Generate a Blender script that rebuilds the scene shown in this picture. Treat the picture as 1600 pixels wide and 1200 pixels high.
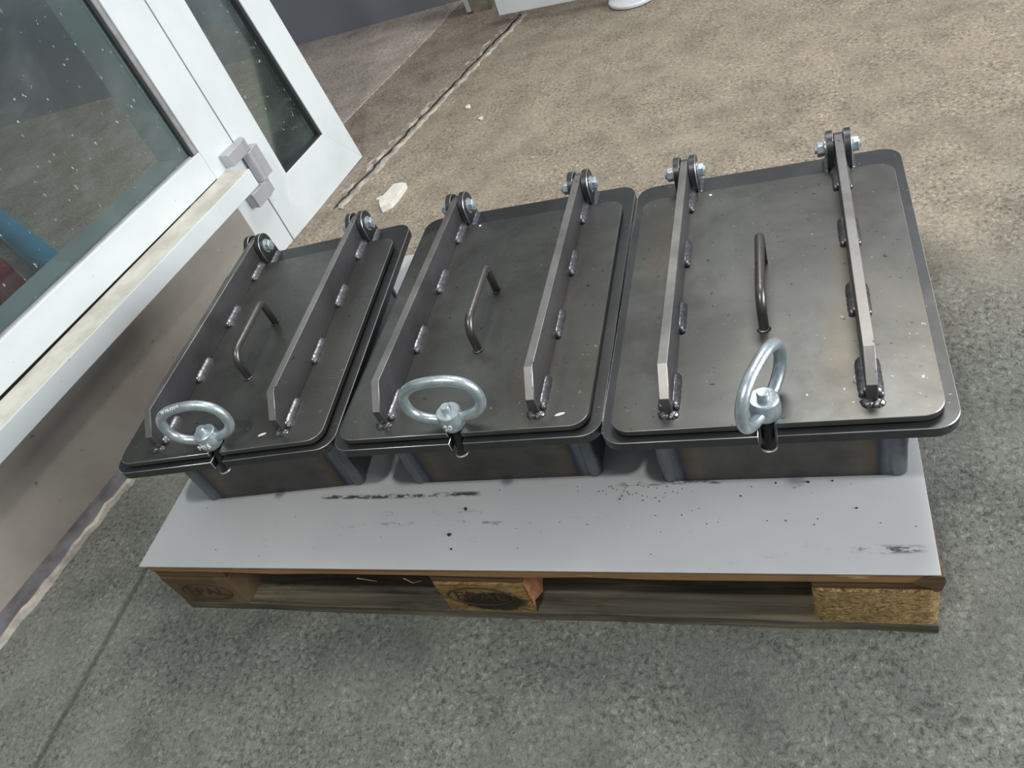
import bpy, bmesh, math, random
from mathutils import Matrix, Vector

# ------------------------------------------------------------------ camera, light, exposure
for o in list(bpy.data.objects):
    bpy.data.objects.remove(o)
scene = bpy.context.scene
COL = scene.collection

CAM_POS = Vector((1.0836, -0.5262, 1.0422))
ROWS = ((0.9294, 0.1957, -0.3131), (-0.0747, -0.7308, -0.6785), (-0.3616, 0.6540, -0.6645))
cam_data = bpy.data.cameras.new('camera')
cam_data.sensor_width = 36.0
cam_data.lens = 1234.74 / 1600 * 36
cam_data.clip_start = 0.02
cam = bpy.data.objects.new('camera', cam_data)
COL.objects.link(cam)
r_, d_, f_ = [Vector(v).normalized() for v in ROWS]
m3 = Matrix((r_, -d_, -f_)).transposed()
cam.matrix_world = Matrix.Translation(CAM_POS) @ m3.to_4x4()
scene.camera = cam

world = bpy.data.worlds.new('world')
scene.world = world
world.use_nodes = True
bg = world.node_tree.nodes['Background']
bg.inputs[0].default_value = (0.86, 0.95, 1.0, 1)
bg.inputs[1].default_value = 0.27

def area(name, loc, target, sx, sy, power, col):
    l = bpy.data.lights.new(name, 'AREA')
    l.shape = 'RECTANGLE'; l.size = sx; l.size_y = sy
    l.energy = power; l.color = col
    o = bpy.data.objects.new(name, l)
    COL.objects.link(o)
    o.location = loc
    o.rotation_euler = (Vector(target) - Vector(loc)).to_track_quat('-Z', 'Y').to_euler()
    return o

area('ceiling_lamp', (0.50, -1.15, 3.35), (0.6, 0.15, 0.15), 0.16, 0.16, 40, (1.0, 0.97, 0.93))
area('back_fill_light', (1.5, 2.3, 3.6), (0.9, 1.5, 0.0), 1.6, 1.0, 66, (1.0, 0.98, 0.95))  # added overhead fill, no seen source, brightens the back of the floor
area('gate_daylight', (4.6, 0.1, 1.35), (0.0, 0.45, 0.15), 2.2, 1.4, 165, (0.93, 0.97, 1.0))

scene.view_settings.view_transform = 'Standard'
scene.view_settings.look = 'None'
scene.view_settings.gamma = 1.0
scene.view_settings.use_curve_mapping = False
scene.view_settings.exposure = 0.06

random.seed(7)

# ------------------------------------------------------------------ material helpers
def lin(c):
    return tuple(((v / 255) / 12.92 if v / 255 <= 0.04045 else ((v / 255 + 0.055) / 1.055) ** 2.4) for v in c) + (1,)

class NT:
    def __init__(self, name):
        self.m = bpy.data.materials.new(name)
        self.m.use_nodes = True
        self.t = self.m.node_tree
        self.b = self.t.nodes['Principled BSDF']
        self.out = self.t.nodes['Material Output']
        self.tc = self.t.nodes.new('ShaderNodeTexCoord')
    def n(self, typ, **kw):
        x = self.t.nodes.new(typ)
        for k, v in kw.items():
            setattr(x, k, v)
        return x
    def l(self, a, b):
        self.t.links.new(a, b)
    def coord(self, scale=(1, 1, 1), rot=(0, 0, 0), loc=(0, 0, 0), src='Object'):
        mp = self.n('ShaderNodeMapping')
        mp.inputs['Scale'].default_value = scale
        mp.inputs['Rotation'].default_value = rot
        mp.inputs['Location'].default_value = loc
        self.l(self.tc.outputs[src], mp.inputs['Vector'])
        return mp.outputs[0]
    def noise(self, vec, scale, detail=4, rough=0.6, dist=0.0):
        x = self.n('ShaderNodeTexNoise')
        x.inputs['Scale'].default_value = scale
        x.inputs['Detail'].default_value = detail
        x.inputs['Roughness'].default_value = rough
        x.inputs['Distortion'].default_value = dist
        self.l(vec, x.inputs['Vector'])
        return x.outputs['Fac']
    def voro(self, vec, scale, feature='F1'):
        x = self.n('ShaderNodeTexVoronoi', feature=feature)
        x.inputs['Scale'].default_value = scale
        self.l(vec, x.inputs['Vector'])
        return x.outputs['Distance']
    def ramp(self, fac, stops):
        x = self.n('ShaderNodeValToRGB')
        el = x.color_ramp.elements
        while len(el) < len(stops):
            el.new(0.5)
        for e, (p, c) in zip(el, stops):
            e.position = p
            e.color = c if len(c) == 4 else tuple(c) + (1,)
        self.l(fac, x.inputs[0])
        return x.outputs[0]
    def step(self, fac, a, b):
        x = self.n('ShaderNodeMapRange', interpolation_type='SMOOTHSTEP')
        x.inputs[1].default_value = a
        x.inputs[2].default_value = b
        self.l(fac, x.inputs[0])
        return x.outputs[0]
    def math(self, op, a, b=None):
        x = self.n('ShaderNodeMath', operation=op)
        for i, v in enumerate((a, b)):
            if v is None:
                continue
            if isinstance(v, (int, float)):
                x.inputs[i].default_value = v
            else:
                self.l(v, x.inputs[i])
        return x.outputs[0]
    def mix(self, fac, a, b, mode='MIX'):
        x = self.n('ShaderNodeMix', data_type='RGBA', blend_type=mode)
        for s, v in ((0, fac), (6, a), (7, b)):
            if isinstance(v, (int, float)):
                x.inputs[s].default_value = v
            elif isinstance(v, tuple):
                x.inputs[s].default_value = v
            else:
                self.l(v, x.inputs[s])
        return x.outputs[2]
    def sep(self, vec):
        x = self.n('ShaderNodeSeparateXYZ')
        self.l(vec, x.inputs[0])
        return x.outputs
    def bump(self, h, strength, dist=0.002):
        x = self.n('ShaderNodeBump')
        x.inputs['Strength'].default_value = strength
        x.inputs['Distance'].default_value = dist
        self.l(h, x.inputs['Height'])
        self.l(x.outputs[0], self.b.inputs['Normal'])
    def set(self, color=None, rough=None, metal=None, spec=None):
        for k, v in (('Base Color', color), ('Roughness', rough), ('Metallic', metal), ('Specular IOR Level', spec)):
            if v is None:
                continue
            if isinstance(v, (int, float, tuple)):
                self.b.inputs[k].default_value = v
            else:
                self.l(v, self.b.inputs[k])
        return self.m

M = {}

def mat_floor(name, grey, tan, y0, y1, joint=False, rough_amt=1.0):
    k = NT(name)
    c = k.coord()
    big = k.noise(c, 1.7, 5, 0.6)
    mid = k.noise(c, 9.0, 5, 0.65)
    fine = k.noise(c, 115.0, 5, 0.72, 0.6)
    grit = k.noise(c, 330.0, 3, 0.7)
    patch = k.math('ADD', k.math('MULTIPLY', k.step(k.noise(c, 5.0, 4, 0.6), 0.35, 0.62), 0.5), 0.5)
    s = k.sep(c)
    g = k.math('ADD', s[1], k.math('MULTIPLY', k.math('SUBTRACT', big, 0.5), 1.1))
    m = k.step(g, y0, y1)
    col = k.mix(m, grey, tan)
    col = k.mix(k.step(mid, 0.35, 0.75), col, k.mix(1.0, col, (0.70, 0.70, 0.70, 1), 'MULTIPLY'))
    blot = k.step(k.noise(c, 3.3, 6, 0.7, 0.4), 0.52, 0.72)
    col = k.mix(k.math('MULTIPLY', blot, 0.5), col, k.mix(1.0, col, (0.66, 0.65, 0.64, 1), 'MULTIPLY'))
    pits = k.step(fine, 0.49, 0.38)
    col = k.mix(k.math('MULTIPLY', k.math('MULTIPLY', pits, 0.85), patch), col, k.mix(1.0, col, (0.38, 0.38, 0.36, 1), 'MULTIPLY'))
    light = k.step(fine, 0.53, 0.66)
    col = k.mix(k.math('MULTIPLY', k.math('MULTIPLY', light, 0.85), patch), col, k.mix(1.0, col, (1.75, 1.75, 1.70, 1), 'MULTIPLY'))
    col = k.mix(k.math('MULTIPLY', k.step(grit, 0.45, 0.65), 0.5), col, k.mix(1.0, col, (1.4, 1.4, 1.37, 1), 'MULTIPLY'))
    chips = k.step(k.voro(c, 26.0), 0.075, 0.045)
    chips = k.math('MULTIPLY', chips, k.step(k.noise(c, 11.0, 2), 0.60, 0.66))
    col = k.mix(k.math('MULTIPLY', chips, 0.6), col, lin((205, 200, 188)))
    if joint:
        w = k.math('MULTIPLY', k.math('SUBTRACT', k.noise(c, 14.0, 4), 0.5), 0.012)
        dx = k.math('ABSOLUTE', k.math('ADD', k.math('ADD', s[0], 0.158), w))
        dx = k.math('ADD', dx, k.math('MULTIPLY', k.step(mid, 0.3, 0.8), 0.004))
        jm = k.math('MULTIPLY', k.step(dx, 0.012, 0.003), k.step(s[1], 0.40, 0.30))
        col = k.mix(k.math('MULTIPLY', jm, 0.55), col, lin((52, 52, 48)))
    h = k.math('ADD', k.math('MULTIPLY', fine, 0.8), k.math('MULTIPLY', grit, 0.35))
    h = k.math('MULTIPLY', h, k.math('ADD', k.step(k.noise(c, 4.0, 3), 0.3, 0.65), 0.35))
    k.bump(h, 0.75 * rough_amt, 0.006)
    return k.set(col, 0.85, 0.0, 0.3)

M['floor'] = mat_floor('concrete_floor', lin((122, 124, 117)), lin((164, 152, 136)), 0.35, 1.25, joint=True)
M['threshold'] = mat_floor('brown_concrete', lin((146, 135, 123)), lin((152, 140, 128)), -9, -8, rough_amt=0.5)
M['outer_floor'] = mat_floor('pinkish_concrete', lin((186, 174, 164)), lin((186, 174, 164)), -9, -8, rough_amt=0.6)

def mat_plain(name, col, rough=0.5, metal=0.0, var=0.12, scale=6.0, bump=0.0, bscale=60, spec=0.5):
    k = NT(name)
    c = k.coord()
    n = k.noise(c, scale, 5, 0.6)
    dark = tuple(v * (1 - 2 * var) for v in col[:3]) + (1,)
    cc = k.mix(k.step(n, 0.3, 0.75), col, dark)
    if bump:
        k.bump(k.noise(c, bscale, 4, 0.6), bump, 0.003)
    return k.set(cc, rough, metal, spec)

def mat_white():
    k = NT('white_painted_aluminium')
    c = k.coord()
    n = k.noise(c, 5, 4)
    col = k.mix(k.step(n, 0.35, 0.8), lin((226, 231, 232)), lin((214, 220, 221)))
    specks = k.math('MULTIPLY', k.step(k.noise(c, 95.0, 2, 0.5), 0.735, 0.76), 0.65)
    col = k.mix(specks, col, lin((140, 142, 140)))
    return k.set(col, 0.38, 0.0, 0.4)
M['white'] = mat_white()

def mat_sill():
    k = NT('dirty_cream_sill')
    c = k.coord()
    n = k.noise(c, 9, 6, 0.7)
    col = k.mix(k.step(n, 0.35, 0.7), lin((214, 212, 200)), lin((184, 180, 166)))
    smear = k.step(k.noise(k.coord((3, 22, 22)), 3.0, 4, 0.7), 0.66, 0.78)
    col = k.mix(k.math('MULTIPLY', smear, 0.6), col, lin((120, 115, 104)))
    return k.set(col, 0.5)
M['sill'] = mat_sill()

def mat_plaster():
    k = NT('stained_plaster')
    c = k.coord()
    n = k.noise(c, 3.2, 6, 0.65)
    col = k.ramp(n, [(0.3, lin((150, 141, 132))), (0.55, lin((163, 156, 148))), (0.75, lin((174, 168, 160)))])
    sp = k.step(k.noise(c, 42.0, 3, 0.6), 0.66, 0.74)
    col = k.mix(k.math('MULTIPLY', sp, 0.6), col, lin((102, 95, 90)))
    wh = k.step(k.noise(c, 17.0, 4, 0.7), 0.68, 0.75)
    col = k.mix(k.math('MULTIPLY', wh, 0.35), col, lin((196, 194, 190)))
    k.bump(k.noise(c, 30, 5), 0.2, 0.004)
    return k.set(col, 0.8, 0, 0.3)
M['plaster'] = mat_plaster()
M['greywall'] = mat_plain('blue_grey_paint', lin((142, 145, 155)), 0.6, 0, 0.06, 2.0)
M['seal'] = mat_plain('worn_grey_seal', lin((122, 121, 125)), 0.6, 0, 0.3, 12.0, 0.4, 40)
M['caulk'] = mat_plain('crumbling_white_caulk', lin((196, 188, 176)), 0.85, 0, 0.28, 24.0, 0.7, 60)
M['gasket'] = mat_plain('black_rubber', lin((42, 44, 44)), 0.6, 0, 0.1)
M['bead'] = mat_plain('grey_glazing_bead', lin((158, 156, 156)), 0.5, 0, 0.15, 20)
M['hinge'] = mat_plain('satin_aluminium', lin((190, 190, 194)), 0.42, 0.35, 0.05, 8)
M['blue'] = mat_plain('blue_plastic', lin((84, 168, 214)), 0.4, 0, 0.08)
M['red'] = mat_plain('dull_red_plastic', lin((150, 42, 50)), 0.5, 0, 0.1)
M['beige'] = mat_plain('aged_beige_paint', lin((176, 170, 154)), 0.6, 0, 0.25, 20)
M['disc'] = mat_plain('white_enamel', lin((232, 235, 236)), 0.35, 0, 0.02)
M['chunk'] = mat_plain('white_plaster_chunk', lin((238, 234, 226)), 0.9, 0, 0.10, 40, 0.9, 90)
M['crumb'] = mat_plain('black_slag', lin((26, 26, 26)), 0.7, 0, 0.1)

def mat_glass(name, tint):
    k = NT(name)
    t = k.t
    t.nodes.remove(k.b)
    tr = k.n('ShaderNodeBsdfTransparent'); tr.inputs[0].default_value = tint
    gl = k.n('ShaderNodeBsdfGlossy'); gl.inputs['Roughness'].default_value = 0.03
    gl.inputs[0].default_value = (0.9, 0.95, 0.95, 1)
    fr = k.n('ShaderNodeFresnel'); fr.inputs[0].default_value = 1.4
    mx = k.n('ShaderNodeMixShader')
    k.l(fr.outputs[0], mx.inputs[0]); k.l(tr.outputs[0], mx.inputs[1]); k.l(gl.outputs[0], mx.inputs[2])
    df = k.n('ShaderNodeBsdfDiffuse'); df.inputs[0].default_value = (0.62, 0.66, 0.64, 1)
    c = k.coord()
    dust = k.math('MULTIPLY', k.step(k.noise(c, 4.0, 6, 0.7, 0.6), 0.4, 0.8), 0.08)
    sp = k.math('MULTIPLY', k.step(k.noise(k.coord((1.0, 1.0, 0.55)), 105.0, 2, 0.5), 0.705, 0.765), 0.6)
    fac = k.math('MINIMUM', k.math('ADD', k.math('ADD', dust, sp), 0.02), 0.7)
    m2 = k.n('ShaderNodeMixShader')
    k.l(fac, m2.inputs[0]); k.l(mx.outputs[0], m2.inputs[1]); k.l(df.outputs[0], m2.inputs[2])
    k.l(m2.outputs[0], k.out.inputs[0])
    return k.m
M['glass'] = mat_glass('dusty_green_glass', (0.83, 0.89, 0.875, 1))

def mat_steel(name, a, b, rough, metal, brown=0.35):
    k = NT(name)
    c = k.coord()
    n = k.noise(c, 7.0, 5, 0.6, 0.6)
    col = k.mix(k.step(n, 0.32, 0.72), a, b)
    st = k.step(k.noise(k.coord((9, 2.2, 6)), 1.3, 4, 0.6, 0.3), 0.48, 0.72)
    col = k.mix(k.math('MULTIPLY', st, brown), col, lin((122, 108, 86)))
    cl = k.step(k.noise(c, 4.0, 6, 0.7, 1.0), 0.52, 0.70)
    col = k.mix(k.math('MULTIPLY', cl, 0.35), col, k.mix(1.0, col, (1.5, 1.48, 1.42, 1), 'MULTIPLY'))
    sp = k.step(k.noise(c, 110.0, 2, 0.5), 0.70, 0.75)
    col = k.mix(k.math('MULTIPLY', sp, 0.7), col, lin((40, 40, 40)))
    sc = k.step(k.noise(k.coord((1, 1, 1), (0, 0, 0.6)), 160.0, 2, 0.5), 0.735, 0.765)
    col = k.mix(k.math('MULTIPLY', sc, 0.5), col, lin((190, 188, 182)))
    r = k.math('ADD', k.math('MULTIPLY', k.noise(c, 16.0, 5, 0.7), 0.22), rough - 0.11)
    k.bump(k.noise(c, 180.0, 3, 0.5), 0.05, 0.001)
    return k.set(col, r, metal)
M['lid'] = mat_steel('mill_scale_plate', lin((108, 109, 106)), lin((88, 88, 86)), 0.38, 0.80, 0.30)
M['flange'] = mat_steel('dark_mill_scale_plate', lin((84, 86, 88)), lin((70, 72, 73)), 0.42, 0.80, 0.08)
M['bar'] = mat_steel('flat_bar_steel', lin((118, 117, 119)), lin((96, 95, 97)), 0.42, 0.8, 0.12)
M['edge'] = mat_steel('worn_bright_edge', lin((205, 205, 205)), lin((176, 176, 176)), 0.34, 0.85, 0.0)
M['cut'] = mat_steel('ground_steel_face', lin((158, 156, 153)), lin((126, 125, 124)), 0.42, 0.85, 0.15)
M['rod'] = mat_steel('oiled_black_rod', lin((58, 58, 58)), lin((40, 40, 40)), 0.30, 0.7, 0.0)
M['handle'] = mat_steel('round_bar_steel', lin((112, 108, 106)), lin((84, 82, 80)), 0.35, 0.8, 0.2)

def mat_zinc():
    k = NT('bright_zinc')
    c = k.coord()
    n = k.noise(c, 40.0, 5, 0.65)
    col = k.mix(k.step(n, 0.3, 0.75), lin((206, 216, 220)), lin((170, 182, 188)))
    k.bump(k.noise(c, 260.0, 3, 0.6), 0.22, 0.0015)
    return k.set(col, 0.36, 0.75)
M['zinc'] = mat_zinc()

def mat_weld():
    k = NT('weld_metal')
    c = k.coord()
    n = k.noise(c, 150.0, 4, 0.7)
    col = k.ramp(n, [(0.3, lin((92, 91, 92))), (0.58, lin((134, 133, 136))), (0.8, lin((190, 190, 192)))])
    k.bump(k.noise(c, 160.0, 3, 0.5), 0.16, 0.002)
    return k.set(col, 0.34, 0.85)
M['weld'] = mat_weld()

def mat_body(w):
    k = NT('heat_tinted_body_plate')
    c = k.coord()
    s = k.sep(c)
    d = k.math('SUBTRACT', w / 2, k.math('ABSOLUTE', k.math('SUBTRACT', s[0], w / 2)))
    d = k.math('ADD', d, k.math('MULTIPLY', k.math('SUBTRACT', k.noise(c, 18.0, 3), 0.5), 0.008))
    tint = k.ramp(k.math('MULTIPLY', d, 10.0), [
        (0.0, lin((118, 124, 128))), (0.22, lin((104, 112, 118))), (0.30, lin((58, 63, 80))),
        (0.38, lin((98, 86, 72))), (0.52, lin((104, 100, 92))), (0.75, lin((92, 91, 88)))])
    n = k.noise(c, 14.0, 5, 0.65)
    col = k.mix(k.step(n, 0.4, 0.75), tint, k.mix(1.0, tint, (0.72, 0.70, 0.66, 1), 'MULTIPLY'))
    return k.set(col, 0.42, 0.75)

def mat_sheet():
    k = NT('light_grey_sheet')
    c = k.coord()
    s = k.sep(c)
    n = k.noise(c, 2.4, 4, 0.6)
    col = k.mix(k.step(n, 0.3, 0.75), lin((194, 194, 195)), lin((182, 183, 185)))
    # a dashed scuff line where a box was dragged, running along the front
    wob = k.math('MULTIPLY', k.math('SUBTRACT', k.noise(c, 5.0, 3), 0.5), 0.010)
    def scuff(y, x0, x1, half, thr, strength, sc):
        nonlocal col
        dy = k.math('ABSOLUTE', k.math('ADD', k.math('SUBTRACT', s[1], y), wob))
        m = k.math('MULTIPLY', k.step(dy, half, half * 0.2), k.step(k.noise(k.coord((22, 70, 1)), sc, 4, 0.75), thr, thr + 0.10))
        m = k.math('MULTIPLY', m, k.math('MULTIPLY', k.step(s[0], x0, x0 + 0.02), k.step(s[0], x1, x1 - 0.02)))
        col = k.mix(k.math('MULTIPLY', m, strength), col, lin((58, 58, 60)))
    scuff(0.128, 0.30, 0.60, 0.006, 0.42, 0.95, 1.6)
    scuff(0.136, 0.80, 0.96, 0.005, 0.46, 0.8, 1.6)
    scuff(0.075, 0.33, 0.66, 0.007, 0.52, 0.5, 1.4)
    scuff(0.095, 0.42, 0.62, 0.006, 0.55, 0.4, 1.6)
    scuff(0.03, 1.10, 1.19, 0.008, 0.45, 0.9, 1.2)
    sm = k.step(k.noise(k.coord((1, 1.8, 1), (0, 0, 0.5)), 13.0, 5, 0.75), 0.60, 0.74)
    col = k.mix(k.math('MULTIPLY', sm, 0.35), col, lin((120, 120, 120)))
    sp = k.step(k.noise(c, 75.0, 2, 0.5), 0.735, 0.765)
    col = k.mix(k.math('MULTIPLY', sp, 0.75), col, lin((70, 68, 66)))
    return k.set(col, 0.30, 0.0, 0.5)
M['sheet'] = mat_sheet()

def mat_wood(name, a, b, c3, along=(2, 40, 40), fleck=None, rough=0.75):
    k = NT(name)
    c = k.coord(along)
    n = k.noise(c, 1.6, 6, 0.65, 0.5)
    col = k.ramp(n, [(0.3, a), (0.5, b), (0.72, c3)])
    st = k.step(k.noise(k.coord((6, 6, 6)), 1.3, 5, 0.7), 0.50, 0.7)
    col = k.mix(k.math('MULTIPLY', st, 0.45), col, k.mix(1.0, col, (0.55, 0.53, 0.50, 1), 'MULTIPLY'))
    if fleck:
        fl = k.step(k.noise(k.coord((5, 60, 60)), 1.5, 3, 0.6), 0.64, 0.69)
        col = k.mix(k.math('MULTIPLY', fl, 0.8), col, fleck)
    k.bump(n, 0.35, 0.004)
    return k.set(col, rough, 0, 0.25)
M['topboard'] = mat_wood('orange_brown_pine', lin((118, 88, 60)), lin((158, 120, 80)), lin((172, 136, 98)), fleck=lin((206, 178, 118)))
M['stringer'] = mat_wood('brown_pine', lin((70, 55, 42)), lin((104, 82, 60)), lin((122, 100, 74)))
M['runner'] = mat_wood('weathered_grey_pine', lin((52, 49, 42)), lin((92, 87, 75)), lin((140, 128, 106)))
M['blockwood'] = mat_wood('dull_brown_block', lin((70, 58, 44)), lin((100, 82, 62)), lin((118, 98, 74)), (8, 8, 8))
M['reddish'] = mat_wood('reddish_broken_wood', lin((134, 84, 58)), lin((176, 118, 84)), lin((206, 156, 116)), (14, 22, 14))
M['letter'] = mat_plain('painted_glint_lettering', lin((236, 240, 240)), 0.4, 0.2, 0.02)  # near-white colour stands in for light caught on the raised letters
M['brand'] = mat_plain('burnt_brown_stamp', lin((62, 44, 32)), 0.8)

def mat_chip():
    k = NT('pressed_chip_block')
    a = k.noise(k.coord((70, 90, 190), (0, 0.35, 0)), 1.5, 4, 0.7, 1.6)
    b = k.noise(k.coord((70, 90, 190), (0, -0.45, 0)), 1.7, 4, 0.7, 1.6)
    v = k.math('MULTIPLY', k.math('ADD', a, b), 0.5)
    col = k.ramp(v, [(0.36, lin((70, 52, 32))), (0.45, lin((138, 110, 68))), (0.53, lin((186, 156, 104))), (0.62, lin((222, 200, 152)))])
    dk = k.step(k.noise(k.coord(), 24.0, 3, 0.6), 0.54, 0.66)
    col = k.mix(k.math('MULTIPLY', dk, 0.5), col, k.mix(1.0, col, (0.5, 0.46, 0.42, 1), 'MULTIPLY'))
    k.bump(v, 0.7, 0.008)
    return k.set(col, 0.85, 0, 0.2)
M['chip'] = mat_chip()

def mat_burnt():
    k = NT('charred_chip_block')
    c = k.coord()
    a = k.noise(k.coord((28, 60, 80)), 1.6, 5, 0.75, 1.0)
    col = k.ramp(a, [(0.34, lin((92, 72, 44))), (0.5, lin((142, 116, 70))), (0.66, lin((176, 148, 92)))])
    s = k.sep(c)
    ex = k.math('DIVIDE', k.math('SUBTRACT', s[0], 0.082), 0.056)
    ez = k.math('DIVIDE', k.math('SUBTRACT', s[2], 0.030), 0.028)
    rr = k.math('SQRT', k.math('ADD', k.math('MULTIPLY', ex, ex), k.math('MULTIPLY', ez, ez)))
    rr = k.math('ADD', rr, k.math('MULTIPLY', k.math('SUBTRACT', k.noise(c, 70.0, 4, 0.7), 0.5), 0.6))
    col = k.mix(k.math('MULTIPLY', k.step(rr, 1.08, 0.82), 0.93), col, lin((34, 34, 32)))
    k.bump(a, 0.5, 0.006)
    return k.set(col, 0.85, 0, 0.2)
M['burnt'] = mat_burnt()

# ------------------------------------------------------------------ mesh helpers
def link(o, parent=None):
    COL.objects.link(o)
    if parent:
        o.parent = parent
    return o

def finish(name, bm, mats, parent=None, smooth=35, bevel=None, bevel_mat=-1, seg=2):
    bmesh.ops.recalc_face_normals(bm, faces=bm.faces)
    me = bpy.data.meshes.new(name)
    bm.to_mesh(me); bm.free()
    for m in (mats if isinstance(mats, (list, tuple)) else [mats]):
        me.materials.append(m)
    if smooth:
        for p in me.polygons:
            p.use_smooth = True
        me.set_sharp_from_angle(angle=math.radians(smooth))
    o = bpy.data.objects.new(name, me)
    link(o, parent)
    if bevel:
        b = o.modifiers.new('bevel', 'BEVEL')
        b.width = bevel; b.segments = seg; b.limit_method = 'ANGLE'; b.angle_limit = math.radians(50)
        b.material = bevel_mat
        b.harden_normals = False
    return o

def empty(name, loc=(0, 0, 0), rz=0.0, parent=None):
    o = bpy.data.objects.new(name, None)
    o.empty_display_size = 0.05
    o.location = loc; o.rotation_euler = (0, 0, rz)
    return link(o, parent)

def tag(o, label=None, cat=None, group=None, kind=None):
    for k, v in (('label', label), ('category', cat), ('group', group), ('kind', kind)):
        if v:
            o[k] = v
    return o

def add_box(bm, x0, x1, y0, y1, z0, z1, mi=0):
    v = [bm.verts.new(p) for p in ((x0, y0, z0), (x1, y0, z0), (x1, y1, z0), (x0, y1, z0), (x0, y0, z1), (x1, y0, z1), (x1, y1, z1), (x0, y1, z1))]
    fs = []
    for f in ((0, 3, 2, 1), (4, 5, 6, 7), (0, 1, 5, 4), (1, 2, 6, 5), (2, 3, 7, 6), (3, 0, 4, 7)):
        fc = bm.faces.new([v[i] for i in f]); fc.material_index = mi; fs.append(fc)
    return v, fs

def box(name, x0, x1, y0, y1, z0, z1, mat, parent=None, bevel=0.0015):
    bm = bmesh.new()
    add_box(bm, x0, x1, y0, y1, z0, z1)
    return finish(name, bm, mat, parent, 30, bevel)

def add_prism(bm, outline, a0, a1, axis='z', mi=0, side_mi=None):
    """outline: list of 2d points. axis z: (x,y) ; axis x: (y,z) ; axis y: (x,z)."""
    def P(p, a):
        return {'z': (p[0], p[1], a), 'x': (a, p[0], p[1]), 'y': (p[0], a, p[1])}[axis]
    lo = [bm.verts.new(P(p, a0)) for p in outline]
    hi = [bm.verts.new(P(p, a1)) for p in outline]
    f = bm.faces.new(lo[::-1]); f.material_index = mi
    f = bm.faces.new(hi); f.material_index = mi
    n = len(outline)
    for i in range(n):
        j = (i + 1) % n
        q = bm.faces.new((lo[i], lo[j], hi[j], hi[i]))
        q.material_index = mi if side_mi is None else side_mi(i, outline[i], outline[j])

def arc(cx, cy, r, a0, a1, n):
    return [(cx + r * math.cos(math.radians(a0 + (a1 - a0) * i / n)), cy + r * math.sin(math.radians(a0 + (a1 - a0) * i / n))) for i in range(n + 1)]

def rrect(x0, y0, x1, y1, r, n=6, slot=None):
    """slot: (xc, half width, depth) open notch in the y0 side"""
    pts = arc(x0 + r, y0 + r, r, 180, 270, n)
    if slot:
        xc, h, d = slot
        pts += [(xc - h, y0)] + [(xc + px, y0 + d - h + py) for px, py in arc(0, 0, h, 180, 0, 8)] + [(xc + h, y0)]
    pts += arc(x1 - r, y0 + r, r, 270, 360, n)
    pts += arc(x1 - r, y1 - r, r, 0, 90, n)
    pts += arc(x0 + r, y1 - r, r, 90, 180, n)
    return pts

def add_tube(bm, path, rad, closed=False, n=12, cap=True, mi=0):
    path = [Vector(p) for p in path]
    N = len(path)
    rads = rad if isinstance(rad, (list, tuple)) else [rad] * N
    rings = []
    ref = None
    for i, p in enumerate(path):
        a = path[(i - 1) % N] if (closed or i > 0) else p
        b = path[(i + 1) % N] if (closed or i < N - 1) else p
        t = (b - a).normalized()
        if ref is None:
            ref = Vector((0, 0, 1)) if abs(t.z) < 0.9 else Vector((1, 0, 0))
        u = (ref - t * ref.dot(t)).normalized()
        ref = u
        w = t.cross(u)
        rings.append([bm.verts.new(p + (u * math.cos(2 * math.pi * k / n) + w * math.sin(2 * math.pi * k / n)) * rads[i]) for k in range(n)])
    for i in range(N if closed else N - 1):
        A, B = rings[i], rings[(i + 1) % N]
        for k in range(n):
            f = bm.faces.new((A[k], A[(k + 1) % n], B[(k + 1) % n], B[k])); f.material_index = mi
    if cap and not closed:
        bm.faces.new(rings[0][::-1]).material_index = mi
        bm.faces.new(rings[-1]).material_index = mi

def add_lathe(bm, prof, c=(0, 0, 0), axis='z', n=24, mi=0):
    """prof: list of (radius, height); axis direction"""
    c = Vector(c)
    rings = []
    for r, h in prof:
        ring = []
        for k in range(n):
            a = 2 * math.pi * k / n
            q = {'z': (r * math.cos(a), r * math.sin(a), h), 'x': (h, r * math.cos(a), r * math.sin(a))}[axis]
            ring.append(bm.verts.new(c + Vector(q)))
        rings.append(ring)
    for A, B in zip(rings, rings[1:]):
        for k in range(n):
            f = bm.faces.new((A[k], A[(k + 1) % n], B[(k + 1) % n], B[k])); f.material_index = mi
    bm.faces.new(rings[0][::-1]).material_index = mi
    bm.faces.new(rings[-1]).material_index = mi

def text_mesh(name, body, size, depth, mat, parent, mtx):
    cu = bpy.data.curves.new(name, 'FONT')
    cu.body = body; cu.size = size; cu.extrude = depth
    cu.align_x = 'CENTER'; cu.align_y = 'CENTER'
    tmp = bpy.data.objects.new(name + '_tmp', cu)
    COL.objects.link(tmp)
    dg = bpy.context.evaluated_depsgraph_get()
    me = bpy.data.meshes.new_from_object(tmp.evaluated_get(dg))
    bpy.data.objects.remove(tmp)
    bpy.data.curves.remove(cu)
    me.transform(mtx)
    me.materials.clear(); me.materials.append(mat)
    me.name = name
    o = bpy.data.objects.new(name, me)
    return link(o, parent)

def children(o):
    return [c for c in bpy.data.objects if c.parent == o]

def copy_tree(o, parent=None):
    c = o.copy()
    link(c)
    if parent:
        c.parent = parent
    for ch in children(o):
        copy_tree(ch, c)
    return c

# ------------------------------------------------------------------ the setting
def poly_slab(name, pts, z0, z1, mat, label=None, parent=None):
    bm = bmesh.new()
    add_prism(bm, pts, z0, z1, 'z')
    o = finish(name, bm, mat, parent, 30)
    return tag(o, kind='structure')

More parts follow.
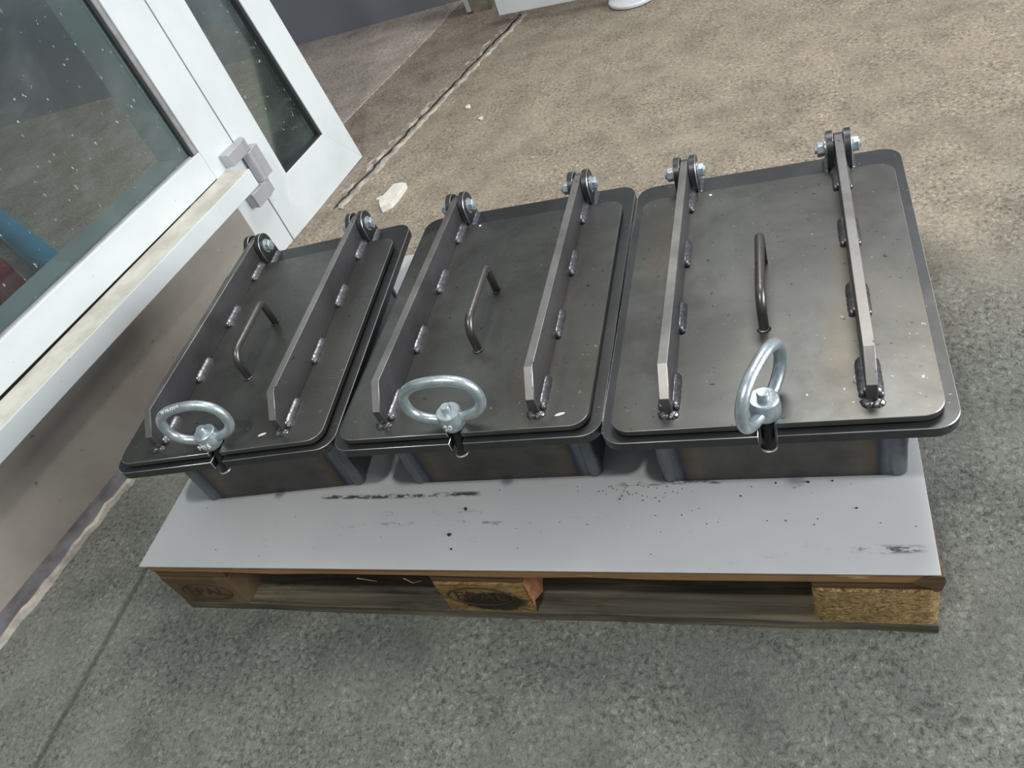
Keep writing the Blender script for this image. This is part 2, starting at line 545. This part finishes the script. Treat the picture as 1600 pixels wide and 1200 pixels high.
# main hall floor, with a finely broken rough surface left to the material
poly_slab('floor', [(-0.62, -4), (7, -4), (7, 6), (-0.62, 6)], -0.10, 0.0, M['floor'])
poly_slab('floor_outer', [(-8, -4), (-0.62, -4), (-0.62, 1.0), (-0.40, 1.82), (-0.16, 2.74), (-0.16, 6), (-8, 6)], -0.08, 0.010, M['outer_floor'])
poly_slab('floor_threshold', [(-0.62, -0.5), (-0.55, -0.5), (-0.20, 1.40), (0.126, 2.40), (0.22, 2.74), (-0.16, 2.74), (-0.40, 1.82), (-0.62, 1.0)], -0.06, 0.006, M['threshold'])

# rail track in the floor: two crumbling ridges beside a groove
def ridge(name, off, width, height, mat, seed):
    rnd = random.Random(seed)
    bm = bmesh.new()
    A = Vector((-0.215, 1.285, 0)); Bp = Vector((0.150, 2.44, 0))
    t = (Bp - A).normalized(); s = Vector((t.y, -t.x, 0))
    N = 70
    prev = None
    for i in range(N + 1):
        p = A.lerp(Bp, i / N) + s * (off + rnd.uniform(-0.006, 0.006))
        w = width * rnd.uniform(0.6, 1.25); h = height * rnd.uniform(0.55, 1.3)
        ring = [bm.verts.new(p + s * a + Vector((0, 0, b))) for a, b in ((-w, -0.004), (-w * 0.5, h * 0.8), (w * 0.4, h), (w, -0.004))]
        if prev:
            for k in range(3):
                bm.faces.new((prev[k], prev[k + 1], ring[k + 1], ring[k]))
        prev = ring
    return tag(finish(name, bm, mat, None, 25), kind='structure')
ridge('trim_1', -0.026, 0.013, 0.007, M['caulk'], 1)
ridge('trim_2', 0.018, 0.013, 0.006, M['caulk'], 2)
ridge('trim_3', -0.004, 0.009, 0.0015, M['gasket'], 3)

# wall frame: local x runs along the partition, local -y faces the hall
WA = math.atan2(0.982, 0.187)
WP = (-0.296, 1.145, 0)
def wall_root(name, **kw):
    o = empty(name, WP, WA)
    return tag(o, kind='structure', **kw)

wl = wall_root('wall_left')
bm = bmesh.new()
add_prism(bm, [(0.13, 0.0), (-0.052, 0.0), (-0.050, 0.03), (-0.050, 0.2355), (0.13, 0.2355)], -3.4, -0.142, 'x')
finish('plaster_panel', bm, M['plaster'], wl, 40)
box('upper_panel', -3.4, 0.9, 0.0, 0.13, 2.1, 2.6, M['white'], wl)
bb = wall_root('baseboard_left')
bm = bmesh.new()
rnd = random.Random(5)
prev = None
for i in range(160):
    x = -3.4 + i * (3.29 / 159)
    w0 = -0.098; w1 = -0.120 + rnd.uniform(-0.006, 0.006); h = 0.008 + rnd.uniform(-0.003, 0.004)
    ring = [bm.verts.new(p) for p in ((x, w0, 0.004), (x, (w0 + w1) / 2, h + 0.003), (x, w1 + 0.004, h), (x, w1, -0.002))]
    if prev:
        for k in range(3):
            bm.faces.new((prev[k], prev[k + 1], ring[k + 1], ring[k]))
    prev = ring
finish('caulk_strip', bm, M['caulk'], bb, 25)
box('seal_strip', -3.4, -0.142, -0.100, -0.0525, 0.0, 0.007, M['seal'], bb)

# post between window and door
tp = wall_root('trim_4')
box('post', -0.108, 0.0, 0.0, 0.135, 0.0, 2.1, M['white'], tp)

# window with bottom rail, glazing bead, pane and sill
w1 = wall_root('window_1')
box('bottom_rail', -3.3, -0.1085, 0.0, 0.135, 0.2875, 0.366, M['white'], w1)
box('rear_jamb', -0.131, -0.1085, 0.022, 0.135, 0.366, 2.1, M['white'], w1)
box('glazing_bead', -0.1225, -0.1085, 0.004, 0.016, 0.366, 2.1, M['bead'], w1, 0.002)
box('gasket_strip', -0.130, -0.1225, 0.008, 0.0165, 0.366, 2.1, M['gasket'], w1, 0.0)
box('bottom_gasket', -3.3, -0.1225, 0.010, 0.0165, 0.366, 0.3695, M['bead'], w1, 0.0)
box('window_pane', -3.3, -0.1085, 0.0166, 0.0216, 0.366, 2.1, M['glass'], w1, 0.0)
sl = wall_root('trim_5')
bm = bmesh.new()
v, fs = add_box(bm, -3.4, -0.070, -0.086, -0.0005, 0.238, 0.287)
for q in v:
    q.co.z += 0.006 * (q.co.x + 0.07)
fs[1].material_index = 1
finish('window_sill', bm, [M['white'], M['sill']], sl, 30, 0.002)

# narrow door leaf beside the post
d1 = wall_root('door_1')
T = 0.10
def xr(x, z):
    return x - T * z * 0.97
ZT = 2.05
def leaf_piece(name, pts, y0, y1, mat, bev=0.0012):
    bm = bmesh.new()
    add_prism(bm, pts, y0, y1, 'y')
    return finish(name, bm, mat, d1, 30, bev)
leaf_piece('hinge_stile', [(0.004, 0.004), (0.107, 0.158), (0.107, ZT), (0.004, ZT)], 0.0, 0.05, M['white'])
leaf_piece('bottom_rail', [(0.004, 0.004), (xr(0.423, 0), 0.008), (xr(0.326, .158), 0.158), (0.107, 0.158)], 0.0, 0.05, M['white'])
leaf_piece('lock_stile', [(xr(0.423, 0), 0.008), (xr(0.423, ZT), ZT), (xr(0.326, ZT), ZT), (xr(0.326, 0.158), 0.158)], 0.0, 0.05, M['white'])
leaf_piece('glass_gasket', [(xr(0.326, 0.158), 0.158), (xr(0.326, ZT), ZT), (xr(0.316, ZT), ZT), (xr(0.316, 0.164), 0.164), (0.107, 0.164), (0.107, 0.158)], 0.004, 0.022, M['gasket'], 0)
leaf_piece('door_pane', [(0.107, 0.164), (xr(0.316, 0.164), 0.164), (xr(0.316, ZT), ZT), (0.107, ZT)], 0.022, 0.027, M['glass'], 0)
# surface hinge: two outer brackets on the post, a knuckle on the leaf
hg = empty('surface_hinge', WP, WA)
tag(hg, 'silver block hinge joining the white door leaf to the post above the sill', 'hinge')
def bracket(z0, z1):
    bm = bmesh.new()
    add_box(bm, -0.066, -0.004, -0.034, -0.0005, z0, z1)
    add_prism(bm, [(-0.004, -0.030), (0.018, -0.026), (0.026, -0.012), (0.026, -0.0005), (-0.004, -0.0005)], z0, z1, 'z')
    return finish('bracket', bm, M['hinge'], hg, 30, 0.0015)
bracket(0.293, 0.326)
bracket(0.166, 0.206)
bm = bmesh.new()
add_lathe(bm, [(0.0155, 0.2065), (0.0155, 0.2925)], (0.008, -0.017, 0), 'z', 20)
add_box(bm, 0.008, 0.046, -0.026, -0.0005, 0.2065, 0.2925)
finish('knuckle', bm, M['hinge'], hg, 40, 0.0015)

# far wall, far door leaf, jamb
wb = box('wall_back', -8, 5.5, 2.74, 2.90, -0.02, 3.0, M['greywall'], None, 0.0)
tag(wb, kind='structure')
d2 = tag(empty('door_2', (0.086, 2.366, 0.0), math.atan2(-0.046, 0.303)), kind='structure')
box('door_panel', 0.0, 0.85, 0.0, 0.045, 0.040, 2.1, M['white'], d2, 0.002)
box('edge_seal', -0.008, -0.0005, 0.006, 0.040, 0.042, 2.1, M['bead'], d2, 0.001)
tj = tag(empty('trim_6', (-0.085, 2.57, 0.0), -0.15), kind='structure')
box('jamb_post', 0.0, 0.085, 0.0, 0.09, 0.0, 2.1, M['beige'], tj, 0.003)
box('jamb_lip', -0.022, -0.001, -0.006, 0.05, 0.012, 2.1, M['white'], tj, 0.003)

tag(box('shading_ceiling', -8, -2.2, -4, 2.74, 2.6, 2.75, M['greywall'], None, 0.0), kind='structure')  # unseen partial ceiling, added and cut back to dim the room behind the glass
tag(box('wall_far', -8.2, -8.0, -4, 2.9, -0.05, 2.75, M['greywall'], None, 0.0), kind='structure')
# things beyond the window
bm = bmesh.new()
add_tube(bm, [(-0.95, 0.983, 0.055), (-1.273, 1.191, 0.055), (-2.43, 1.937, 0.055)], 0.045, n=20)
tag(finish('pipe', bm, M['blue'], None, 40), 'blue plastic pipe lying on the floor beyond the large window pane', 'pipe')
cn = empty('canister', (-1.38, 0.92, 0.010), 0.6)
tag(cn, 'dull red canister on the floor beyond the window, beside the blue pipe', 'canister')
bm = bmesh.new()
add_prism(bm, rrect(-0.17, -0.12, 0.17, 0.12, 0.04), 0.0, 0.15, 'z')
finish('canister_body', bm, M['red'], cn, 40, 0.02, seg=3)
bm = bmesh.new()
add_tube(bm, [(-0.08, 0, 0.145), (-0.07, 0, 0.185), (0.05, 0, 0.185), (0.06, 0, 0.145)], 0.012)
finish('carry_handle', bm, M['red'], cn, 40)
bm = bmesh.new()
add_lathe(bm, [(0.026, 0.145), (0.026, 0.172), (0.02, 0.176)], (0.115, 0, 0))
finish('cap', bm, M['gasket'], cn, 40)

# white disc on the floor by the far door
bm = bmesh.new()
add_lathe(bm, [(0.078, 0.0), (0.088, 0.004), (0.090, 0.012), (0.086, 0.016), (0.05, 0.019), (0.01, 0.021)], (0.590, 2.312, 0.0), 'z', 48)
tag(finish('round_plate', bm, M['disc'], None, 40), 'white round plate lying on the floor by the far white door', 'plate')

# broken white chunk
def chunk(name, outline, h, loc, rz, mat, seed):
    rnd = random.Random(seed)
    bm = bmesh.new()
    n = len(outline)
    lo = [bm.verts.new((x, y, 0)) for x, y in outline]
    hi = [bm.verts.new((x * 0.95 + rnd.uniform(-1, 1) * 0.002, y * 0.97 + rnd.uniform(-1, 1) * 0.002, h * rnd.uniform(0.8, 1.1))) for x, y in outline]
    c = bm.verts.new((0, 0.01, h))
    bm.faces.new(lo[::-1])
    for i in range(n):
        j = (i + 1) % n
        bm.faces.new((lo[i], lo[j], hi[j], hi[i]))
        bm.faces.new((hi[i], hi[j], c))
    o = finish(name, bm, mat, None, 20)
    o.location = loc; o.rotation_euler = (0, 0, rz)
    return o
ck = chunk('plaster_chunk', [(-0.020, 0.058), (-0.030, 0.02), (-0.034, -0.018), (-0.028, -0.036), (-0.020, -0.050), (-0.006, -0.066), (0.006, -0.058), (0.018, -0.048), (0.024, -0.02), (0.026, 0.02), (0.024, 0.052), (0.012, 0.054)], 0.016, (-0.014, 1.283, 0.0005), -0.12, M['chunk'], 3)
tag(ck, 'broken flat chunk of white plaster on the floor by the door', 'rubble')
for i, (x, y, s, lab) in enumerate([(-0.062, 1.292, 0.011, 'small white crumb touching the broken plaster chunk'),
                               (0.10, 1.76, 0.012, 'small pale flake on the brown floor beside the rail track'),
                               (0.17, 1.66, 0.009, 'tiny pale sliver on the floor, further from the track')]):
    rnd = random.Random(20 + i)
    o = chunk('plaster_crumb', [(s * rnd.uniform(0.6, 1.2) * math.cos(a), s * rnd.uniform(0.5, 1.0) * math.sin(a)) for a in [k * math.pi / 3.5 for k in range(7)]], s * 0.5, (x, y, 0.0005), rnd.uniform(0, 3), M['chunk'], 30 + i)
    tag(o, lab, 'rubble')

# ------------------------------------------------------------------ pallet
pl = empty('wooden_pallet', (0, 0, 0))
tag(pl, 'weathered wooden pallet with branded blocks under the grey sheet', 'pallet')
def board(name, x0, x1, y0, y1, z0, z1, mat, seed, cham=0.0):
    rnd = random.Random(seed)
    bm = bmesh.new()
    n = 14
    long_x = (x1 - x0) > (y1 - y0)
    prev = None
    for i in range(n + 1):
        t = i / n
        j = [rnd.uniform(-1, 1) * 0.0012 for _ in range(4)]
        if long_x:
            x = x0 + (x1 - x0) * t
            ring = [(x, y0 + j[0], z0 + j[1] * 0.4), (x, y1 + j[2], z0), (x, y1 + j[2], z1), (x, y0 + j[0], z1 - abs(j[3]) * 0.3)]
        else:
            y = y0 + (y1 - y0) * t
            ring = [(x0 + j[0], y, z0), (x1 + j[2], y, z0), (x1 + j[2], y, z1), (x0 + j[0], y, z1)]
        ring = [bm.verts.new(p) for p in ring]
        if prev:
            for k in range(4):
                bm.faces.new((prev[k], prev[(k + 1) % 4], ring[(k + 1) % 4], ring[k]))
        else:
            bm.faces.new(ring[::-1])
        prev = ring
    bm.faces.new(prev)
    return finish(name, bm, mat, pl, 30, 0.0015)
for k, (y0, y1) in enumerate(((0.0, 0.145), (0.186, 0.286), (0.3275, 0.4725), (0.502, 0.602), (0.630, 0.775))):
    board('top_board', 0.004, 1.196, y0, y1, 0.122, 0.144, M['topboard'], 40 + k)
for k, x0 in enumerate((0.0, 0.5275, 1.055)):
    board('stringer_board', x0, x0 + 0.145, 0.004, 0.771, 0.100, 0.122, M['stringer'], 50 + k)
for k, (y0, y1) in enumerate(((0.0, 0.10), (0.3275, 0.4725), (0.675, 0.775))):
    board('bottom_board', 0.0, 1.2, y0, y1, 0.0, 0.022, M['runner'], 60 + k)
def block(x0, y0, w, d, mat, mats_extra=None, rad=0.006, ragged=0.0, seed=0):
    o = None
    bm = bmesh.new()
    add_prism(bm, rrect(0, 0, w, d, rad, 3), 0.0, 0.078, 'z', side_mi=(lambda i, p, q: 1 if (mats_extra and min(p[0], q[0]) > w - 0.002) else 0))
    if ragged:
        rnd = random.Random(seed)
        bmesh.ops.subdivide_edges(bm, edges=[e for e in bm.edges if all(v.co.x > w - rad - 0.001 for v in e.verts)], cuts=5, use_grid_fill=True)
        for v in bm.verts:
            if v.co.x > w - 0.002:
                v.co.x -= rnd.uniform(0, ragged) * (1.0 if v.co.z < 0.05 else 0.6)
    o = finish('block', bm, [mat] + ([mats_extra] if mats_extra else []), pl, 30, None)
    o.location = (x0, y0, 0.022)
    return o
blk = {}
for ix, x0 in enumerate((0.0, 0.5275, 1.055)):
    for iy, (y0, d) in enumerate(((0.0, 0.10), (0.3275, 0.145), (0.675, 0.10))):
        if iy == 0 and ix == 1:
            b = block(x0, y0, 0.145, d, M['burnt'], M['reddish'], 0.004, 0.012, 3)
            b['label'] = 'charred block with a black scorch mark and broken side'
        elif iy == 0 and ix == 2:
            b = block(x0, y0, 0.145, d, M['chip'], None, 0.014)
            b['label'] = 'pale pressed chip block at the pallet corner'
        else:
            b = block(x0, y0, 0.145, d, M['blockwood'])
        blk[(ix, iy)] = b
def stamp(b, cx, cz, word):
    bm = bmesh.new()
    ring = [(cx + 0.052 * math.cos(a), -0.0004, cz + 0.025 * math.sin(a)) for a in [k * 2 * math.pi / 40 for k in range(40)]]
    add_tube(bm, ring, 0.0011, closed=True, n=6)
    finish('stamp_oval', bm, M['brand'], b, 40)
    mt = Matrix.Translation((cx, -0.0004, cz)) @ Matrix.Rotation(math.radians(90), 4, 'X') @ Matrix.Scale(1.15, 4, (1, 0, 0))
    text_mesh('stamp_lettering', word, 0.034, 0.0006, M['brand'], b, mt)
stamp(blk[(0, 0)], 0.077, 0.038, 'EPAL')
stamp(blk[(1, 0)], 0.066, 0.044, 'EPAL')
# splinters under the front board
bm = bmesh.new()
add_tube(bm, [(0.41, -0.004, 0.120), (0.445, -0.007, 0.117)], [0.0009, 0.0003], n=5)
finish('splinter', bm, M['topboard'], pl, 30)
bm = bmesh.new()
add_tube(bm, [(0.49, -0.003, 0.121), (0.505, -0.008, 0.116), (0.52, -0.006, 0.119)], [0.0008, 0.0006, 0.0003], n=5)
finish('splinter', bm, M['topboard'], pl, 30)
# torn corner at the right end of the front board
bm = bmesh.new()
rnd = random.Random(9)
pts = [(1.168, 0.1225), (1.178, 0.136), (1.190, 0.143), (1.200, 0.143), (1.2025, 0.132), (1.199, 0.110), (1.192, 0.106), (1.186, 0.116), (1.178, 0.119)]
add_prism(bm, pts, -0.0025, 0.010, 'y')
finish('torn_corner', bm, M['stringer'], pl, 20, 0.001)

# sheet on the pallet
bm = bmesh.new()
add_prism(bm, [(-0.004, -0.004), (1.196, -0.003), (1.199, 0.777), (-0.002, 0.779)], 0.1445, 0.147, 'z')
sh = finish('cover_sheet', bm, M['sheet'], None, 30, 0.0004)
tag(sh, 'light grey smooth sheet with black scuffs laid over the pallet', 'sheet')

# crumbs of slag on the sheet
bm = bmesh.new()
rnd = random.Random(12)
def crumb(x, y, s):
    z = 0.147
    vs = [bm.verts.new((x + s * rnd.uniform(0.5, 1.2) * math.cos(a), y + s * rnd.uniform(0.5, 1.0) * math.sin(a), z)) for a in (0, 1.3, 2.6, 3.9, 5.1)]
    top = bm.verts.new((x, y, z + s * 0.9))
    for i in range(5):
        bm.faces.new((vs[i], vs[(i + 1) % 5], top))
    bm.faces.new(vs[::-1])
for _ in range(55):
    crumb(rnd.gauss(0.835, 0.035), min(0.135, rnd.gauss(0.124, 0.010)), rnd.uniform(0.0005, 0.0016))
for _ in range(34):
    crumb(rnd.uniform(0.60, 1.17), rnd.uniform(0.06, 0.134), rnd.uniform(0.0005, 0.0015))
for x, y, s in ((0.56, 0.055, 0.0045), (0.575, 0.10, 0.0045), (0.57, 0.03, 0.003), (1.06, 0.132, 0.0028), (1.09, 0.133, 0.0024), (1.02, 0.132, 0.002), (0.975, 0.112, 0.002), (1.115, 0.09, 0.0022)):
    crumb(x, y, s)
tag(finish('slag_crumbs', bm, M['crumb'], None, 0), 'black slag crumbs scattered over the light grey sheet', 'crumbs', kind='stuff')

# ------------------------------------------------------------------ hatch boxes
W, D = 0.397, 0.553
Z0 = 0.147
ZF = 0.3114 - Z0      # flange top
TF = 0.015
ZL = 0.3245 - Z0      # lid top
TL = 0.009
BX, BY0, BY1 = 0.046, 0.063, 0.455
XC = W / 2
BAR_X = (0.086, 0.311)
M['body'] = mat_body(W - 2 * BX)

def weld_mesh(name, L, w, h, seed):
    rnd = random.Random(seed)
    bm = bmesh.new()
    N = 16
    prev = None
    for i in range(N + 1):
        t = i / N
        e = math.sqrt(max(0.0, 1 - abs(2 * t - 1) ** 9)) * 0.9 + 0.1
        rip = 1 + 0.04 * math.sin(i * 2.6) + rnd.uniform(-0.03, 0.03)
        y = (t - 0.5) * L
        ring = [bm.verts.new((w * e * rip * cx, y, h * e * rip * cz)) for cx, cz in ((-0.3, 0.0), (-0.3, 1.0), (0.1, 0.95), (0.5, 0.70), (0.85, 0.35), (1.0, 0.0))]
        if prev:
            for k in range(5):
                bm.faces.new((prev[k], prev[k + 1], ring[k + 1], ring[k]))
        prev = ring
    # crater blob at the near end
    bmesh.ops.create_icosphere(bm, subdivisions=2, radius=w * 0.55, matrix=Matrix.Translation((w * 0.40, -L / 2 + w * 0.3, h * 0.22)))
    for v in bm.verts:
        if v.co.z < 0:
            v.co.z = 0
    bmesh.ops.recalc_face_normals(bm, faces=bm.faces)
    me = bpy.data.meshes.new(name)
    bm.to_mesh(me); bm.free()
    me.materials.append(M['weld'])
    for p in me.polygons:
        p.use_smooth = True
    return me
WELDS = [weld_mesh('weld_bead', 0.058, 0.0078, 0.0095, s) for s in (1, 2, 3)]

def blob_mesh(r, sx, sy, sz, seed):
    rnd = random.Random(seed)
    bm = bmesh.new()
    bmesh.ops.create_icosphere(bm, subdivisions=3, radius=r)
    for v in bm.verts:
        n = 1 + 0.16 * math.sin(v.co.x * 900 + seed) * math.sin(v.co.y * 800 + 2 * seed) + rnd.uniform(-0.04, 0.04)
        v.co = Vector((v.co.x * sx * n, v.co.y * sy * n, max(0, v.co.z * sz * n)))
    me = bpy.data.meshes.new('weld_blob')
    bm.to_mesh(me); bm.free()
    me.materials.append(M['weld'])
    for p in me.polygons:
        p.use_smooth = True
    return me
BLOB_FRONT = [blob_mesh(0.008, 0.95, 0.75, 0.7, s) for s in (4, 5)]
BLOB_HANDLE = blob_mesh(0.0085, 1.0, 0.8, 0.45, 6)

def put(name, me, parent, loc, rz=0.0, flip=False):
    o = bpy.data.objects.new(name, me)
    link(o, parent)
    o.location = loc
    o.rotation_euler = (0, 0, rz)
    if flip:
        o.scale = (-1, 1, 1)
    return o

def make_hatch(ring_angle):
    root = empty('steel_hatch')
    # welded box body
    bm = bmesh.new()
    add_prism(bm, rrect(0, 0, W - 2 * BX, BY1 - BY0, 0.014, 5), 0.0, ZF - TF, 'z')
    o = finish('box_body', bm, M['body'], root, 40, 0.0006)
    o.location = (BX, BY0, 0.0)
    for cx, cy in ((BX + 0.009, BY0 + 0.009), (W - BX - 0.009, BY0 + 0.009), (BX + 0.009, BY1 - 0.009), (W - BX - 0.009, BY1 - 0.009)):
        bm = bmesh.new()
        rn = random.Random(int(cx * 1000 + cy * 77))
        N = 26
        add_tube(bm, [(cx, cy, 0.001 + (ZF - TF - 0.002) * i / N) for i in range(N + 1)], [0.0118 * (1 + rn.uniform(-0.03, 0.03)) for _ in range(N + 1)], n=16)
        finish('corner_weld', bm, M['cornerweld'], root, 60)
    # flange
    bm = bmesh.new()
    add_prism(bm, rrect(0, 0, W, D, 0.028, 8, (XC, 0.010, 0.040)), ZF - TF, ZF, 'z')
    finish('flange_plate', bm, [M['flange'], M['edge']], root, 30, 0.0008, 1, 1)
    # rubber seal
    bm = bmesh.new()
    add_prism(bm, rrect(0.030, 0.046, W - 0.030, D - 0.075, 0.02, 5), ZF, ZL - TL, 'z')
    finish('rubber_seal', bm, M['gasket'], root, 40)
    # lid
    bm = bmesh.new()
    add_prism(bm, rrect(0.015, 0.0075, W - 0.015, D - 0.058, 0.024, 8, (XC, 0.010, 0.032)), ZL - TL, ZL, 'z')
    finish('lid_plate', bm, [M['lid'], M['edge']], root, 30, 0.0006, 1, 1)
    # stiffening bars with stitch welds
    for bi, bx in enumerate(BAR_X):
        yc, zc, rr = 0.523, 0.3465 - Z0, 0.0205
        prof = [(0.031, ZL), (0.493, ZL), (0.500, ZL + 0.001)]
        prof += arc(yc, zc, rr, -75, 92, 14)
        prof += [(0.064, 0.3795 - Z0), (0.031, 0.352 - Z0)]
        nP = len(prof)
        bm = bmesh.new()
        def side(i, p, q):
            return 1 if i in (nP - 3, nP - 2) else 0
        add_prism(bm, prof, bx - 0.006, bx + 0.006, 'x', 0, side)
        bar = finish('stiffener_bar', bm, [M['bar'], M['cut']], root, 30, 0.0006, 1, 1)
        for k, y in enumerate((0.068, 0.202, 0.340, 0.472)):
            put('weld_bead', WELDS[(k + bi) % 3], bar, (bx + 0.006, y, ZL))
            put('weld_bead', WELDS[(k + bi + 1) % 3], bar, (bx - 0.006, y + 0.002, ZL), 0, True)
        put('weld_bead', BLOB_FRONT[0], bar, (bx + 0.006, 0.029, ZL), 0.4)
        put('weld_bead', BLOB_FRONT[1], bar, (bx - 0.005, 0.029, ZL), -0.3)
        # hinge lugs either side of the bar, standing on the flange
        lug = [(0.500, ZF), (0.551, ZF)] + [(0.5475, zc)] + arc(0.523, zc + 0.001, 0.0245, 8, 168, 14) + [(0.4985, zc - 0.004)]
        for sgn in (-1, 1):
            bm = bmesh.new()
            x0 = bx + sgn * 0.0072; x1 = bx + sgn * 0.0175
            add_prism(bm, lug, min(x0, x1), max(x0, x1), 'x', 0)
            lg = finish('hinge_lug', bm, [M['flange'], M['edge']], root, 30, 0.0008, 1, 1)
            put('weld_bead', WELDS[bi], lg, (bx + sgn * 0.0175, 0.527, ZF), 0, sgn < 0).scale = (sgn * 0.8, 0.75, 0.9)
        # through bolt with hex head and nut
        bm = bmesh.new()
        add_lathe(bm, [(0.0052, -0.0335), (0.0060, -0.0325), (0.0060, 0.030)], (bx, yc, zc), 'x', 16)
        bolt = finish('hinge_bolt', bm, M['zinc'], root, 40)
        def hexa(name, h0, h1, R, rot, chamfer):
            bm = bmesh.new()
            pts = [(yc + R * math.cos(rot + k * math.pi / 3), zc + R * math.sin(rot + k * math.pi / 3)) for k in range(6)]
            add_prism(bm, pts, h0, h1, 'x')
            return finish(name, bm, M['zinc'], bolt, 30, chamfer)
        hexa('bolt_head', bx + 0.0195, bx + 0.0285, 0.0112, 0.3 + bi, 0.0012)
        hexa('nut', bx - 0.0300, bx - 0.0195, 0.0112, 0.1 + bi * 2, 0.0012)
        for s0 in (0.0176, -0.0194):
            bm = bmesh.new()
            add_lathe(bm, [(0.0135, s0), (0.0135, s0 + 0.0018)], (bx, yc, zc), 'x', 24)
            finish('washer', bm, M['zinc'], bolt, 40)
    # grab handle
    r = 0.0062
    path = [(XC, 0.165, ZL)]
    zt = ZL + 0.050
    path += [(XC, 0.165, ZL + 0.018)]
    path += [(XC, 0.165 + 0.022 - 0.022 * math.cos(a), zt - 0.022 + 0.022 * math.sin(a)) for a in [math.radians(x) for x in range(0, 91, 15)]]
    path += [(XC, 0.298 - 0.012 + 0.012 * math.sin(a), zt - 0.012 + 0.012 * math.cos(a)) for a in [math.radians(x) for x in range(0, 91, 15)]]
    path += [(XC, 0.298, ZL)]
    bm = bmesh.new()
    add_tube(bm, path, r, n=16)
    hd = finish('grab_handle', bm, M['handle'], root, 50)
    put('weld_bead', BLOB_HANDLE, hd, (XC, 0.164, ZL))
    put('weld_bead', BLOB_HANDLE, hd, (XC, 0.299, ZL), 1.2)
    # swing bolt hanging in the front slot, with a bright clip at its foot
    NY = 0.022
    bm = bmesh.new()
    add_tube(bm, [(XC, 0.005, ZF - TF - 0.010), (XC, NY - 0.002, ZL - 0.004), (XC, NY, ZL + 0.025)], 0.0076, n=18)
    sb = finish('swing_bolt', bm, M['rod'], root, 40)
    bm = bmesh.new()
    arcp = [(XC + 0.0086 * math.cos(a), 0.0045 + 0.0086 * math.sin(a), ZF - TF - 0.008) for a in [math.radians(x) for x in range(-200, 21, 20)]]
    add_tube(bm, arcp, 0.0013, n=8)
    finish('retaining_clip', bm, M['edge'], sb, 40)
    # ring nut
    en = empty('ring_nut', (XC, NY, ZL), ring_angle, root)
    bm = bmesh.new()
    add_lathe(bm, [(0.0150, 0.0005), (0.0172, 0.004), (0.0178, 0.014), (0.0170, 0.0275), (0.0155, 0.029)], n=32)
    finish('nut_collar', bm, M['zinc'], en, 40)
    bm = bmesh.new()
    loop = []
    for k in range(64):
        a = 2 * math.pi * k / 64
        ca, sa = math.cos(a), math.sin(a)
        u = 0.0525 * math.copysign(abs(ca) ** 0.84, ca)
        w = 0.0490 + 0.0360 * math.copysign(abs(sa) ** 0.86, sa)
        loop.append((u, 0, w))
    add_tube(bm, loop, 0.0074, closed=True, n=16)
    finish('lifting_ring', bm, M['zinc'], en, 60)
    bm = bmesh.new()
    add_lathe(bm, [(0.0072, 0.027), (0.0072, 0.0365), (0.0060, 0.0385)], n=20)
    finish('thread_end', bm, M['zinc'], en, 40)
    return root

M['cornerweld'] = mat_steel('heat_blued_weld', lin((124, 128, 131)), lin((92, 97, 102)), 0.34, 0.85, 0.0)
PLACE = [(0.0326, 0.0630, 0.0788), (0.4280, 0.0878, 0.0099), (0.8254, 0.0764, 0.0001)]
LABELS = ['dark steel hatch box nearest the white window, leftmost on the pallet',
          'dark steel hatch box in the middle of the three',
          'dark steel hatch box at the pallet end away from the window, ring turned end-on']
RING = [math.radians(4), math.radians(3), math.radians(67)]
NUT_SHIFT = [(-0.006, 0.003), (-0.001, 0.0), (0.0, 0.0)]
proto = make_hatch(0.0)
hatches = [proto, copy_tree(proto), copy_tree(proto)]
for i, h in enumerate(hatches):
    h.location = (PLACE[i][0], PLACE[i][1], Z0)
    h.rotation_euler = (0, 0, PLACE[i][2])
    tag(h, LABELS[i], 'hatch', 'steel hatch boxes on the pallet')
    en = [c for c in children(h) if c.name.startswith('ring_nut')][0]
    en.rotation_euler = (0, 0, RING[i])
    en.location.x += NUT_SHIFT[i][0]; en.location.y += NUT_SHIFT[i][1]
    up = Matrix.Rotation(math.radians(90), 4, 'X')
    for fx, fy in ([(0.276, 0.032)], [(0.344, 0.028), (0.126, 0.487)], [(0.122, 0.482)])[i]:
        bm = bmesh.new()
        add_lathe(bm, [(0.0040, 0.0), (0.0034, 0.0005)], (0, 0, 0), 'z', 10)
        fk = finish('paint_fleck', bm, M['disc'], h, 30)
        fk.location = (fx, fy, ZL); fk.scale = ((1.8, 0.6, 1) if fy < 0.1 else (0.6, 0.7, 1)); fk.rotation_euler = (0, 0, 0.3)
    if i < 2:
        text_mesh('stamped_lettering', ('M15', '20')[i], 0.012, 0.0009, M['letter'], en, Matrix.Translation((-0.001, -0.0176, 0.0135)) @ up)
    if i == 0:
        text_mesh('stamped_lettering', 'BI 78 335M', 0.0066, 0.0006, M['letter'], en, Matrix.Translation((-0.015, -0.0054, 0.0894)) @ Matrix.Rotation(math.radians(45), 4, 'X') @ Matrix.Rotation(math.radians(9), 4, 'Z'))
